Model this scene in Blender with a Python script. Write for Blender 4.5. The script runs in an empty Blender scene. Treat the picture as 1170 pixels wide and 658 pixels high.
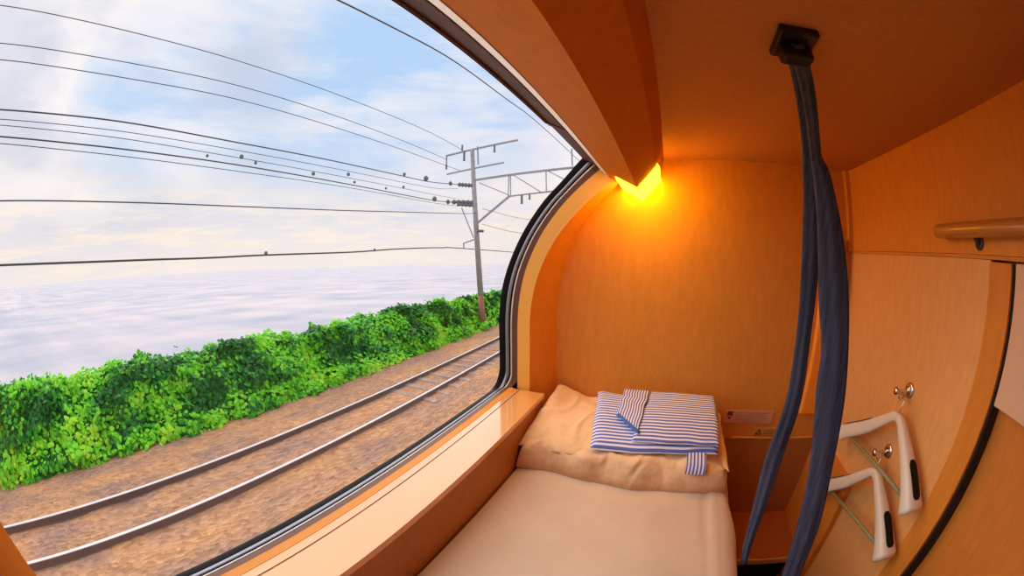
import bpy, bmesh, math, random
from mathutils import Vector, Matrix, noise
random.seed(7)
C = bpy.context.scene.collection
PI = math.pi
H = 1.40                       # eye height above the compartment floor; room coordinates below are relative to the eye
ORG = {}                       # object name -> origin (room coordinates)

# ------------------------------------------------------------------ materials
def srgb(r, g, b):
    f = lambda c: (c/255/12.92) if c/255 <= .04045 else ((c/255+.055)/1.055)**2.4
    return (f(r), f(g), f(b), 1)

def mat(name, col, rough=.5, metal=0, coat=0, coat_rough=.05, coat_ior=1.5, spec=.5, emis=None, estr=0, sub=0):
    m = bpy.data.materials.new(name); m.use_nodes = True
    b = m.node_tree.nodes['Principled BSDF']
    b.inputs['Base Color'].default_value = col
    b.inputs['Roughness'].default_value = rough
    b.inputs['Metallic'].default_value = metal
    b.inputs['Coat Weight'].default_value = coat
    b.inputs['Coat Roughness'].default_value = coat_rough
    b.inputs['Coat IOR'].default_value = coat_ior
    b.inputs['Specular IOR Level'].default_value = spec
    if emis:
        b.inputs['Emission Color'].default_value = emis
        b.inputs['Emission Strength'].default_value = estr
    return m

def nd(m, t, **k):
    n = m.node_tree.nodes.new(t)
    for a, v in k.items(): setattr(n, a, v)
    return n

def noisy(m, c1, c2, scale=5, stretch=(1, 1, 1), detail=4, rough=.6, bump=0, bscale=None, lo=.3, hi=.7, bdist=.002):
    """base colour varies between c1 and c2 with object-space noise; optional bump"""
    L = m.node_tree.links; b = m.node_tree.nodes['Principled BSDF']
    tc = nd(m, 'ShaderNodeTexCoord'); mp = nd(m, 'ShaderNodeMapping'); mp.inputs['Scale'].default_value = stretch
    n = nd(m, 'ShaderNodeTexNoise'); n.inputs['Scale'].default_value = scale; n.inputs['Detail'].default_value = detail
    n.inputs['Roughness'].default_value = rough
    cr = nd(m, 'ShaderNodeValToRGB'); cr.color_ramp.elements[0].position = lo; cr.color_ramp.elements[1].position = hi
    cr.color_ramp.elements[0].color = c1; cr.color_ramp.elements[1].color = c2
    L.new(tc.outputs['Object'], mp.inputs[0]); L.new(mp.outputs[0], n.inputs['Vector'])
    L.new(n.outputs['Fac'], cr.inputs[0]); L.new(cr.outputs[0], b.inputs['Base Color'])
    if bump:
        bp = nd(m, 'ShaderNodeBump'); bp.inputs['Strength'].default_value = bump; bp.inputs['Distance'].default_value = bdist
        n2 = n
        if bscale:
            n2 = nd(m, 'ShaderNodeTexNoise'); n2.inputs['Scale'].default_value = bscale; n2.inputs['Detail'].default_value = 3
            L.new(mp.outputs[0], n2.inputs['Vector'])
        L.new(n2.outputs['Fac'], bp.inputs['Height']); L.new(bp.outputs[0], b.inputs['Normal'])
    return m

WALLC = (0.62, 0.262, 0.062, 1)
def laminate(name, c, var=.12, rough=.5, **k):
    k.setdefault('spec', .22); m = mat(name, c, rough, **k)
    c2 = (c[0]*(1-var), c[1]*(1-var), c[2]*(1-var), 1)
    return noisy(m, c2, c, scale=60, stretch=(1, 1, .25), detail=3, bump=.15, bscale=160)
M = {}
M['wall'] = laminate('wall laminate', (.78, .32, .055, 1), rough=.38)
M['rwall'] = laminate('side wall laminate', (.86, .44, .15, 1), rough=.45)
M['wall_shade'] = laminate('shaded lower wall laminate', (.50, .20, .05, 1), rough=.5)  # darker end wall tone, with the shade cast by the bed in its colour
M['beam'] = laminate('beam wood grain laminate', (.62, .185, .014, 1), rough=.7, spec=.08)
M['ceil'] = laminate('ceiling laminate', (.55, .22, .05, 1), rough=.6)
M['lining'] = laminate('window lining laminate', (.76, .27, .035, 1), rough=.4)
M['band'] = mat('light wood lining edge', (.95, .46, .075, 1), .4)
M['sill'] = mat('varnished sill laminate', (.78, .36, .10, 1), .35, coat=1, coat_rough=.02, coat_ior=1.75)
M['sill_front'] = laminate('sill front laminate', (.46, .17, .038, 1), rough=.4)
M['sill_back'] = mat('sill rear strip', (.90, .36, .05, 1), .4)
M['rubber'] = mat('black rubber gasket', (.006, .006, .007, 1), .5, spec=.12)
M['alu'] = mat('grey aluminium rim', (.30, .31, .37, 1), .35, metal=.8)
M['white_metal'] = mat('pale metal edge', (.85, .84, .85, 1), .25, metal=.3)
M['brown_rim'] = mat('brown painted rim', (.13, .045, .02, 1), .45)
M['blind'] = noisy(mat('dark brown blind housing', (.07, .035, .035, 1), .65, spec=.15), (.085, .040, .036, 1), (.13, .068, .060, 1), 30)
M['strip'] = mat('cream trim strip', (.86, .74, .62, 1), .5)
M['jamb'] = laminate('door jamb wood', (.76, .27, .035, 1), rough=.45)
M['door'] = laminate('door leaf laminate', (.74, .25, .035, 1), rough=.5)
M['pink'] = mat('pale panel laminate', (.80, .50, .30, 1), .5)
M['rail_wood'] = noisy(mat('varnished handrail wood', (.6, .3, .08, 1), .35, coat=.4), (.46, .17, .025, 1), (.66, .29, .05, 1), 14, (1, .12, 1), bump=.1)
M['grab'] = mat('orange varnished wood', (.95, .34, .03, 1), .4, coat=.3)
M['dark'] = mat('dark recess', (.012, .007, .006, 1), .8)
M['floor'] = noisy(mat('dark carpet', (.02, .012, .01, 1), .95), (.010, .006, .006, 1), (.03, .018, .015, 1), 200)
M['chrome'] = mat('chrome', (.75, .72, .70, 1), .12, metal=1)
M['plastic'] = mat('white hanger plastic', (.86, .78, .66, 1), .35, coat=.2)
M['pad'] = mat('black grip pad', (.01, .01, .011, 1), .5)
M['rod'] = mat('translucent green grey rod', (.34, .32, .16, 1), .3)
M['seam'] = mat('dark seam', (.16, .05, .012, 1), .7)
M['grey'] = mat('dark grey metal', (.10, .10, .11, 1), .45, metal=.5)

# fabrics
def fabric(name, c, c2=None, bump=.25, scale=9, bscale=14, rough=.9, bdist=.012):
    m = mat(name, c, rough, spec=.2); c2 = c2 or tuple(x*.9 for x in c[:3]) + (1,)
    m.node_tree.nodes['Principled BSDF'].inputs['Sheen Weight'].default_value = .2
    return noisy(m, c2, c, scale, detail=5, bump=bump, bscale=bscale, bdist=bdist)
M['sheet'] = fabric('cream cotton sheet', (.70, .555, .42, 1), (.64, .50, .375, 1), bump=.5, bscale=5, bdist=.015)
M['duvet'] = fabric('cream duvet cover', (.86, .58, .35, 1), (.80, .52, .30, 1), bump=.8, bscale=9, bdist=.03)
M['pillow'] = fabric('cream pillow cover', (.90, .62, .36, 1), (.84, .56, .31, 1), bump=.7, bscale=8, bdist=.025)
M['strap'] = noisy(mat('navy webbing', (.035, .045, .11, 1), .6, spec=.3), (.020, .025, .055, 1), (.058, .066, .118, 1), 30, (6, 1, .35), bump=.2, bscale=180, bdist=.001)
M['buckle'] = mat('black plastic buckle', (.004, .004, .006, 1), .4)

def stripes(name, freq, axis):
    m = mat(name, (1, 1, 1, 1), .85, spec=.2); L = m.node_tree.links; b = m.node_tree.nodes['Principled BSDF']
    uv = nd(m, 'ShaderNodeUVMap'); sx = nd(m, 'ShaderNodeSeparateXYZ'); L.new(uv.outputs[0], sx.inputs[0])
    mu = nd(m, 'ShaderNodeMath', operation='MULTIPLY'); mu.inputs[1].default_value = freq
    nz = nd(m, 'ShaderNodeTexNoise'); nz.inputs['Scale'].default_value = 6
    L.new(uv.outputs[0], nz.inputs['Vector'])
    ad = nd(m, 'ShaderNodeMath', operation='MULTIPLY_ADD'); ad.inputs[1].default_value = .5
    fr = nd(m, 'ShaderNodeMath', operation='FRACT')
    L.new(sx.outputs[axis], mu.inputs[0]); L.new(nz.outputs['Fac'], ad.inputs[0]); L.new(mu.outputs[0], ad.inputs[2]); L.new(ad.outputs[0], fr.inputs[0])
    cr = nd(m, 'ShaderNodeValToRGB'); e = cr.color_ramp
    e.elements[0].position = 0; e.elements[0].color = (.86, .84, .93, 1); e.elements[1].position = 1; e.elements[1].color = (.86, .84, .93, 1)
    for p, c in ((.34, (.86, .84, .93, 1)), (.44, (.12, .17, .56, 1)), (.86, (.12, .17, .56, 1)), (.96, (.86, .84, .93, 1))):
        x = e.elements.new(p); x.color = c
    L.new(fr.outputs[0], cr.inputs[0]); L.new(cr.outputs[0], b.inputs['Base Color'])
    return m
M['yukata'] = stripes('blue and white striped cotton', 72, 1)
M['yukata_b'] = stripes('blue and white striped cotton crosswise', 88, 0)
M['yukata_edge'] = mat('blue cotton edge', (.06, .16, .55, 1), .85)

# ------------------------------------------------------------------ helpers
def link(name, me, m, parent=None, smooth=False, origin=None):
    ms = m if isinstance(m, (list, tuple)) else [m]
    for x in ms: me.materials.append(x)
    if smooth:
        for p in me.polygons: p.use_smooth = True
    if parent is not None:
        o0 = ORG[parent.name]
    elif origin is not None:
        o0 = Vector(origin)
    else:
        xs = [v.co for v in me.vertices]
        lo = Vector([min(v[i] for v in xs) for i in range(3)]); hi = Vector([max(v[i] for v in xs) for i in range(3)])
        o0 = Vector(((lo.x+hi.x)/2, (lo.y+hi.y)/2, lo.z))
    me.transform(Matrix.Translation(-o0))
    o = bpy.data.objects.new(name, me); C.objects.link(o)
    ORG[o.name] = o0
    if parent is not None:
        o.parent = parent
    else:
        o.location = o0 + Vector((0, 0, H))
    return o

def from_bm(name, bm, m, parent=None, smooth=False, origin=None):
    bmesh.ops.recalc_face_normals(bm, faces=bm.faces[:])
    me = bpy.data.meshes.new(name); bm.to_mesh(me); bm.free()
    return link(name, me, m, parent, smooth, origin)

def thing(name, base, label, cat, group=None):
    o = bpy.data.objects.new(name, None); C.objects.link(o); o.empty_display_size = .05
    o.location = Vector(base) + Vector((0, 0, H)); ORG[o.name] = Vector(base)
    return tag(o, label, cat, group)
def tag(o, label, cat, group=None, kind=None):
    o['label'] = label; o['category'] = cat
    if group: o['group'] = group
    if kind: o['kind'] = kind
    return o
def struct(o, label=None):
    o['kind'] = 'structure'
    o['label'] = label or 'part of the compartment shell'
    o['category'] = 'structure'
    return o

def add_box(bm, x0, x1, y0, y1, z0, z1, bev=0, seg=2):
    vs = [bm.verts.new((x, y, z)) for x in (x0, x1) for y in (y0, y1) for z in (z0, z1)]
    q = [(0, 1, 3, 2), (4, 6, 7, 5), (0, 4, 5, 1), (2, 3, 7, 6), (0, 2, 6, 4), (1, 5, 7, 3)]
    fs = [bm.faces.new([vs[i] for i in f]) for f in q]
    if bev:
        es = list({e for f in fs for e in f.edges})
        bmesh.ops.bevel(bm, geom=es, offset=bev, segments=seg, affect='EDGES', profile=.5)
def box(name, x0, x1, y0, y1, z0, z1, m, parent=None, bev=0, seg=2):
    bm = bmesh.new(); add_box(bm, x0, x1, y0, y1, z0, z1, bev, seg)
    return from_bm(name, bm, m, parent, smooth=False)
def prism(name, prof, y0, y1, m, parent=None, bev=0):
    """closed (x,z) profile swept along y"""
    bm = bmesh.new()
    a = [bm.verts.new((x, y0, z)) for x, z in prof]; b = [bm.verts.new((x, y1, z)) for x, z in prof]
    n = len(prof)
    for i in range(n): bm.faces.new((a[i], a[(i+1) % n], b[(i+1) % n], b[i]))
    bm.faces.new(a); bm.faces.new(b)
    if bev: bmesh.ops.bevel(bm, geom=[e for e in bm.edges], offset=bev, segments=2, affect='EDGES', profile=.5)
    return from_bm(name, bm, m, parent)
def add_tube(bm, pts, r, n=8, cap=True):
    pts = [Vector(p) for p in pts]; rings = []
    rr = r if isinstance(r, (list, tuple)) else [r]*len(pts)
    up = None
    for i, p in enumerate(pts):
        t = (pts[min(i+1, len(pts)-1)]-pts[max(i-1, 0)]).normalized()
        if up is None: up = t.orthogonal().normalized()
        up = (up - t*up.dot(t)).normalized(); w = t.cross(up)
        rings.append([bm.verts.new(p+(up*math.cos(2*PI*k/n)+w*math.sin(2*PI*k/n))*rr[i]) for k in range(n)])
    for a, b in zip(rings, rings[1:]):
        for k in range(n): bm.faces.new((a[k], a[(k+1) % n], b[(k+1) % n], b[k]))
    if cap: bm.faces.new(rings[0][::-1]); bm.faces.new(rings[-1])
def tube(name, pts, r, m, parent=None, n=8, smooth=True):
    bm = bmesh.new(); add_tube(bm, pts, r, n); return from_bm(name, bm, m, parent, smooth)
def spline(pts, k=6):
    """Catmull-Rom through the points"""
    P = [Vector(p) for p in pts]; P = [P[0]*2-P[1]] + P + [P[-1]*2-P[-2]]; out = []
    for i in range(1, len(P)-2):
        for j in range(k):
            t = j/k
            out.append(.5*((2*P[i])+(P[i+1]-P[i-1])*t+(2*P[i-1]-5*P[i]+4*P[i+1]-P[i+2])*t*t+(3*P[i]-P[i-1]-3*P[i+1]+P[i+2])*t**3))
    out.append(P[-2]); return out
def loft(name, rows, m, parent=None, smooth=True, closed=False):
    bm = bmesh.new(); V = [[bm.verts.new(p) for p in r] for r in rows]
    for a, b in zip(V, V[1:]):
        for i in range(len(a)-1): bm.faces.new((a[i], a[i+1], b[i+1], b[i]))
    return from_bm(name, bm, m, parent, smooth)

# ------------------------------------------------------------------ camera (wide fisheye-type lens)
cam = bpy.data.cameras.new('camera'); co = bpy.data.objects.new('camera', cam); C.objects.link(co)
bpy.context.scene.camera = co
cam.type = 'PANO'; cam.panorama_type = 'FISHEYE_LENS_POLYNOMIAL'
cam.sensor_fit = 'HORIZONTAL'; cam.sensor_width = 36; cam.sensor_height = 36*658/1170
k = 1170/36.; F = 390.; A = .040035946827
cam.fisheye_polynomial_k0 = 0; cam.fisheye_polynomial_k1 = -k/F; cam.fisheye_polynomial_k2 = 0
cam.fisheye_polynomial_k3 = -(k**3)*A/F/360000.; cam.fisheye_polynomial_k4 = 0
cam.fisheye_fov = math.radians(300); cam.clip_start = .01; cam.clip_end = 60000
R = Matrix(((0.90284033, -0.04149422, 0.42796913), (0.42995653, 0.09659062, -0.89766789), (-0.00408977, 0.99445889, 0.10504661)))
co.matrix_world = Matrix.Translation((0, 0, H)) @ R.to_4x4()

# ------------------------------------------------------------------ compartment shell
D = 1.30; YB = -.95; ZF = -1.40; ZC = .36; XR = .82
struct(box('floor', -.66, .95, YB-.05, D+.06, ZF-.05, ZF, M['floor']), 'dark floor beside the bed')
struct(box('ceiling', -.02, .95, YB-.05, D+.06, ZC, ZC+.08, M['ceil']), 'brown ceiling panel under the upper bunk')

struct(box('wall_back', -.72, .95, YB-.06, YB, ZF, ZC+.10, M['wall']), 'wall behind the viewer')
wr = bmesh.new()
add_box(wr, XR, .90, .523, D+.001, ZF, .040)
add_box(wr, XR, .90, YB, D+.001, .050, ZC+.01)
add_box(wr, .90, .95, YB, D+.001, ZF, ZC+.01)
for f in wr.faces: f.material_index = 1 if f.calc_center_median().z > .045 and f.calc_center_median().x < .86 else 0
struct(from_bm('wall_right', wr, [M['rwall'], laminate('upper side wall laminate', (.80, .30, .045, 1), rough=.5)]), 'tan side wall with coat hooks')
struct(box('trim_1', XR-.0015, XR+.02, YB, D, .041, .049, M['jamb']), 'thin horizontal seam strip on the side wall')
struct(box('trim_2', XR-.022, XR, D-.022, D, .050, ZC, M['wall']), 'narrow corner strip above the seam')
struct(box('trim_3', XR-.010, .90, .445, .523, ZF, .036, M['jamb'], bev=.002), 'upright orange door jamb')

door = struct(box('door_1', .872, .90, YB, .444, ZF, .040, M['door']), 'orange sliding door leaf')
box('door_panel', .822, .871, YB+.2, .436, -.237, .037, M['pink'], door, bev=.002)
box('jamb_shade_strip', .821, .871, .437, .4445, ZF, .036, M['dark'], door)  # near-black strip standing in for the shade in the gap beside the jamb
box('door_pull', .855, .871, -.05, .118, -.64, -.468, M['grey'], door, bev=.003)

# left side: curved train side profiles (x, z)
Gp = [(-.612, -.60), (-.612, -.40), (-.610, -.227), (-.585, -.092), (-.522, .052), (-.436, .176), (-.353, .260), (-.288, .328), (-.240, .372)]
Lp = [(-.533, -.60), (-.533, -.40), (-.530, -.221), (-.503, -.078), (-.445, .050), (-.375, .147), (-.310, .214), (-.244, .270), (-.205, .300)]
Rp = [(-.481, -.60), (-.481, -.40), (-.479, -.217), (-.447, -.078), (-.385, .042), (-.312, .130), (-.240, .196), (-.172, .238), (-.130, .262)]
Ep = [(-.413, -.60), (-.417, -.40), (-.420, -.233), (-.400, -.076), (-.353, .045), (-.293, .130), (-.232, .200), (-.171, .262), (-.140, .300)]
Np = [(a[0]*.35+b[0]*.65, a[1]*.35+b[1]*.65) for a, b in zip(Lp, Rp)]
def prof(P, y): return [Vector((q.x, y, q.y)) for q in spline([Vector((x, z)) for x, z in P], 8)]
struct(prism('wall_end', [(-.60, ZF)] + [(q.x+.008, q.z) for q in prof(Gp, 0)] + [(-.232, ZC+.10), (.95, ZC+.10), (.95, ZF)], D, D+.05, M['wall']), 'orange end wall behind the pillow')
def full(P, y): return [Vector((P[0][0], y, ZF))] + prof(P, y)
YN = 1.165
wl = bmesh.new()
def add_loft(bm, rows):
    V = [[bm.verts.new(p) for p in r] for r in rows]
    for a, b in zip(V, V[1:]):
        for i in range(len(a)-1): bm.faces.new((a[i], a[i+1], b[i+1], b[i]))
mid = [(a+b)/2 + Vector((.010, 0, 0)) for a, b in zip(full(Rp, YN), full(Ep, D))]
add_loft(wl, [full(Rp, YN), mid, full(Ep, D)])
add_loft(wl, [full(Gp, -.66), full(Np, -.385)])
add_loft(wl, [full(Np, -.385), full(Ep, -.45), full(Ep, YB)])
wallL = struct(from_bm('wall_left', wl, M['lining'], smooth=True), 'curved orange wall lining around the window')
for p in wallL.data.polygons: p.use_smooth = True
ob = bmesh.new()   # outer body that closes the side of the carriage around the opening
add_loft(ob, [full(Gp, YN), full(Gp, D+.05)]); add_loft(ob, [full(Gp, YB-.05), full(Gp, -.64)])
add_box(ob, -.626, -.615, YB-.05, D+.06, ZF-.05, -.552)
add_box(ob, -.27, -.02, YB-.05, D+.06, ZC+.085, ZC+.11)
add_box(ob, -.262, -.240, YB-.05, D+.06, .366, ZC+.10)
struct(from_bm('trim_4', ob, M['dark']), 'carriage body around the window opening')

# window: glass, gasket rings, sill
win = bpy.data.objects.new('window_1', None); C.objects.link(win); win.location = (-.6, .3, H-.54); ORG['window_1'] = Vector((-.6, .3, -.54))
win['kind'] = 'structure'; win['label'] = 'wide curved train window with black gasket looking out to sea'; win['category'] = 'window'
gl = bpy.data.materials.new('window glass'); gl.use_nodes = True; nt = gl.node_tree; nt.nodes.clear()
tr = nt.nodes.new('ShaderNodeBsdfTransparent'); tr.inputs[0].default_value = (.985, .99, .99, 1)
gs = nt.nodes.new('ShaderNodeBsdfGlossy'); gs.inputs['Roughness'].default_value = .01; gs.inputs[0].default_value = (1, 1, 1, 1)
lw = nt.nodes.new('ShaderNodeLayerWeight'); lw.inputs[0].default_value = .5; pw = nt.nodes.new('ShaderNodeMath'); pw.operation = 'POWER'; pw.inputs[1].default_value = 5
fr = nt.nodes.new('ShaderNodeMath'); fr.operation = 'MULTIPLY_ADD'; fr.inputs[1].default_value = .30; fr.inputs[2].default_value = .02; nt.links.new(lw.outputs['Facing'], pw.inputs[0]); nt.links.new(pw.outputs[0], fr.inputs[0]); mx = nt.nodes.new('ShaderNodeMixShader'); ou = nt.nodes.new('ShaderNodeOutputMaterial')
nt.links.new(fr.outputs[0], mx.inputs[0]); nt.links.new(tr.outputs[0], mx.inputs[1]); nt.links.new(gs.outputs[0], mx.inputs[2]); nt.links.new(mx.outputs[0], ou.inputs[0])
go = [(x-.003, z) for x, z in Gp]
loft('glass_pane', [prof(go, -.65), prof(go, YN+.012)], gl, win)

# outline path: bottom run, rounded corner, far end going up the curve
Gs = spline([Vector((x, z)) for x, z in Gp], 24); Ls = spline([Vector((x, z)) for x, z in Lp], 24)
acc = [0]
for a, b in zip(Gs, Gs[1:]): acc.append(acc[-1]+(b-a).length)
def at_s(P, s):
    s = max(0, min(acc[-1]-1e-6, s))
    for i in range(len(acc)-1):
        if acc[i+1] >= s:
            t = (s-acc[i])/(acc[i+1]-acc[i]); return P[i].lerp(P[i+1], t)
    return P[-1]
S0 = .60-.535
def ring_point(kind, t, f):
    r = .085*(1-f)+.03*f
    lat = Vector((.055, .003)) # bottom flange
    if kind == 'b':   y, s, w = -.62+(YN-r+.62)*t, S0, 0
    elif kind == 'c': a = t*PI/2; y, s, w = YN-r+r*math.sin(a), S0+r-r*math.cos(a), t
    else:             y, s, w = YN, S0+r+(acc[-1]-S0-r)*t, 1
    g = at_s(Gs, s); v1 = at_s(Ls, s)-g
    v = lat*(1-w)+v1*w
    q = g+v*f
    return Vector((q.x, y, q.y))
path = [('b', i/10) for i in range(11)] + [('c', i/10) for i in range(1, 11)] + [('e', i/40) for i in range(1, 41)]
def ring(name, f0, f1, m, lift=0):
    rows = []
    for f in (f0, (f0+f1)/2, f1):
        bul = Vector((lift if f == (f0+f1)/2 else 0, 0, 0))
        rows.append([ring_point(k_, t_, f)+(bul*.5+Vector((0, 0, bul.x*.7)) if k_ == 'b' else Vector((bul.x*.6, -bul.x*.8, 0))) for k_, t_ in path])
    return loft(name, rows, m, win)
ring('rubber_gasket', 0, .35, M['rubber'], .004)
ring('metal_rim', .35, .53, M['alu'], .004)
ring('inner_gasket', .53, .63, M['rubber'], .001)
ring('pale_edge', .63, .70, M['white_metal'], .002)
ring('brown_frame', .70, 1.0, M['brown_rim'], 0)
loft('lining_edge', [prof(Lp, YN), prof(Rp, YN)], M['band'], win)
prism('sill', [(-.56, -.533), (-.540, -.538), (-.413, -.538), (-.413, -.556), (-.56, -.556)], -.66, 1.150, M['sill'], win)
prism('sill_rear_strip', [(-.556, -.5315), (-.539, -.5372), (-.539, -.539), (-.556, -.536)], -.66, 1.150, M['sill_back'], win)
box('sill_groove', -.5175, -.5145, -.66, 1.149, -.5385, -.5374, M['seam'], win)
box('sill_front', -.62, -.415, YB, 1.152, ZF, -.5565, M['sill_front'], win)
# blind housing above the glass
bl = thing('window_blind', (-.24, .3, .30), 'dark brown roller blind housing along the top of the window', 'blind')
prism('housing', [(-.273, .331), (-.227, .306), (-.205, .335), (-.245, .372)], -.62, 1.19, M['blind'], bl, bev=.003)
prism('clip', [(-.276, .330), (-.226, .302), (-.222, .306), (-.272, .334)], .775, .80, M['blind'], bl, bev=.001)
box('hem_bar', -.2755, -.268, -.60, .775, .325, .334, M['blind'], bl, bev=.002)

# beam under the upper bunk
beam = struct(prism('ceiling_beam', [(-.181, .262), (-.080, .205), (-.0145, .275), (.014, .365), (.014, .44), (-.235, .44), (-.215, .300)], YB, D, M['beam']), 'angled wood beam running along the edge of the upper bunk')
prism('cream_strip', [(-.210, .286), (-.184, .2625), (-.183, .268), (-.200, .292)], YB, 1.26, M['strip'], beam)

# lamp at the far end of the beam
lamp_m = mat('warm lamp diffuser', (.9, .6, .2, 1), .4, emis=(1.0, .50, .005, 1), estr=22.0)
lamp = thing('corner_lamp', (-.06, 1.2, .20), 'glowing yellow wedge shaped lamp at the far end of the beam', 'lamp')
prism('diffuser', [(-.150, .2395), (-.078, .196), (-.004, .272), (-.012, .285), (-.080, .210), (-.146, .2475)], 1.075, 1.299, lamp_m, lamp, bev=.0015)

# end wall fittings
lab = thing('notice_label', (.43, D, -.66), 'pale pink rectangular notice with a small red symbol on the end wall', 'label')
box('plate', .318, .538, D-.003, D-.0005, -.655, -.597, mat('pink notice paper', (.72, .36, .24, 1), .5), lab, bev=.0008)
lb = bmesh.new()
for j in range(6): add_box(lb, .362, .52-.015*(j % 3), D-.0036, D-.003, -.607-.0078*j-.002, -.607-.0078*j)
from_bm('text_lines', lb, mat('faint print', (.42, .17, .10, 1), .6), lab)
lb = bmesh.new(); add_box(lb, .326, .350, D-.0036, D-.003, -.622, -.602); add_box(lb, .332, .344, D-.0037, D-.003, -.636, -.626)
from_bm('symbol', lb, mat('dark red print', (.25, .03, .03, 1), .6), lab)
lab = thing('warning_label', (.53, D, -.715), 'small yellow warning label with a black triangle below the pink notice', 'label')
box('plate', .468, .66, D-.003, D-.0005, -.709, -.675, mat('yellow label', (.62, .34, .09, 1), .5), lab, bev=.0008)
lb = bmesh.new()
def tri(cx, cz, s, y, inv=False):
    return [(cx-s, y, cz-s*.8), (cx+s, y, cz-s*.8), (cx, y, cz+s*.9)]
o_ = [lb.verts.new(p) for p in tri(.490, -.693, .0165, D-.0036)]; i_ = [lb.verts.new(p) for p in tri(.490, -.694, .010, D-.0036)]
for a in range(3): lb.faces.new((o_[a], o_[(a+1) % 3], i_[(a+1) % 3], i_[a]))
add_box(lb, .4885, .4915, D-.0037, D-.0034, -.699, -.688)
for j in range(3): add_box(lb, .515, .64, D-.0037, D-.003, -.686-.008*j-.0015, -.686-.008*j)
from_bm('triangle_symbol', lb, mat('black print', (.05, .02, .01, 1), .6), lab)
struct(box('trim_5', .372, XR-.03, D-.006, D+.01, -.727, -.719, mat('yellow edge strip', (.75, .38, .07, 1), .4), bev=.002), 'narrow yellow strip below the labels on the end wall')
struct(box('trim_6', -.4, XR, D-.002, D+.01, ZF, -.728, M['wall_shade']), 'shade overlay on the lower end wall beside the bed')
g = thing('grab_bar', (.71, D-.02, -.60), 'upright rounded orange grab bar on the end wall seen between the blue straps', 'handle')
bm = bmesh.new(); add_box(bm, .655, .765, D-.030, D-.001, -.605, .10, .012, 3); from_bm('bar', bm, M['grab'], g)

# step shelf and side board low in the corner
sh = thing('corner_step', (.56, 1.14, ZF), 'low reddish brown step in the corner beyond the bed', 'step')
box('top_board', .302, .800, .985, D-.002, -1.165, -1.140, laminate('step laminate', (.46, .13, .04, 1)), sh, bev=.004)
box('front_lip', .302, .800, .975, .985, -1.172, -1.142, mat('step edge strip', (.62, .36, .16, 1), .4), sh, bev=.002)
box('riser', .302, .800, 1.03, 1.06, ZF, -1.165, M['dark'], sh)
sb = thing('side_board', (.80, 1.08, ZF), 'orange brown board with rounded top corner against the side wall below the hangers', 'board')
bm = bmesh.new()
pts = [(1.298, ZF), (1.298, -.705), (.955, -.705)] + [(.955-.05*math.sin(a), -.755+.05*math.cos(a)) for a in [i*PI/12 for i in range(7)]] + [(.862, ZF)]
fa = [bm.verts.new((.792, y, z)) for y, z in pts]; fb = [bm.verts.new((.8195, y, z)) for y, z in pts]
bm.faces.new(fa); bm.faces.new(fb)
for i in range(len(pts)): j = (i+1) % len(pts); bm.faces.new((fa[i], fa[j], fb[j], fb[i]))
from_bm('panel', bm, M['jamb'], sb)
bm = bmesh.new(); add_tube(bm, [(.792, y, z) for y, z in pts[2:]], .006, 8); from_bm('edge_strip', bm, mat('dark red edge strip', (.22, .06, .015, 1), .4), sb, True)

# handrail on the side wall
hr = thing('handrail', (.79, .0, .10), 'rounded varnished wooden handrail on the upper side wall', 'handrail')
bm = bmesh.new()
ys = [.722, .719, .712, .70, .66] + [.6-.1*i for i in range(14)]; rr = [.004, .011, .0155, .0175, .0178] + [.0178]*14
add_tube(bm, [(.780, y, .099) for y in ys], rr, 16); from_bm('rail', bm, M['rail_wood'], hr, True)
for y in (.565, -.35):
    bm = bmesh.new(); add_tube(bm, [(.782, y, .097), (.800, y, .080), (.8195, y, .074)], .008, 8); add_tube(bm, [(.815, y, .074), (.8195, y, .074)], .016, 16); from_bm('bracket', bm, M['grey'], hr, True)

# ------------------------------------------------------------------ bed
ZM = -.71
def nz(x, y, z=0, s=1): return noise.noise(Vector((x*s, y*s, z)))
bed = thing('bunk_bed', (-.05, .15, ZF), 'lower bunk bed made up with a smooth cream sheet', 'bed')
box('base', -.41, .285, YB+.02, D-.01, ZF, ZM-.17, M['sill_front'], bed, bev=.004)
box('mattress', -.408, .280, YB+.02, D-.01, ZM-.165, ZM-.03, fabric('white mattress ticking', (.75, .65, .55, 1)), bed, bev=.02)
# sheet: profile across x that rolls over the aisle edge, wrinkled
rows = []; NX, NY = 64, 110
for j in range(NY+1):
    y = YB+.01 + (D-.02-YB)*j/NY; row = []
    for i in range(NX+1):
        u = i/NX
        if u < .78:
            x = -.409 + (.262+.409)*u/.78; z = ZM
            z += .010*(1-math.exp(-max(0, (x+.409))/.03)) - .010
            z += .005*nz(x*3, y*2.2, 3)+.0025*nz(x*9, y*5, 9)
            # seam ridge near the aisle edge
            z += .005*math.exp(-((x-.247)/.006)**2)
            z -= .004*math.exp(-((x-.232-.012*math.sin(y*5))/.007)**2)
        else:
            a = (u-.78)/.22; th = min(1, a*1.6)*PI/2; r = .055
            bulge = .016*math.exp(-((y-.66)/.28)**2)+.012*nz(y*5, a*2, 5)+.012*math.sin(y*17+a*4)*math.exp(-((y-.82)/.16)**2)
            x = .262 + r*math.sin(th) + bulge*a + .010*a
            z = ZM - r*(1-math.cos(th)) - max(0, a-.625)*.45
            z += .005*nz(x*3, y*2.2, 3)*(1-a)
        row.append(Vector((x, y, z)))
    rows.append(row)
loft('sheet', rows, M['sheet'], bed)

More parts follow.
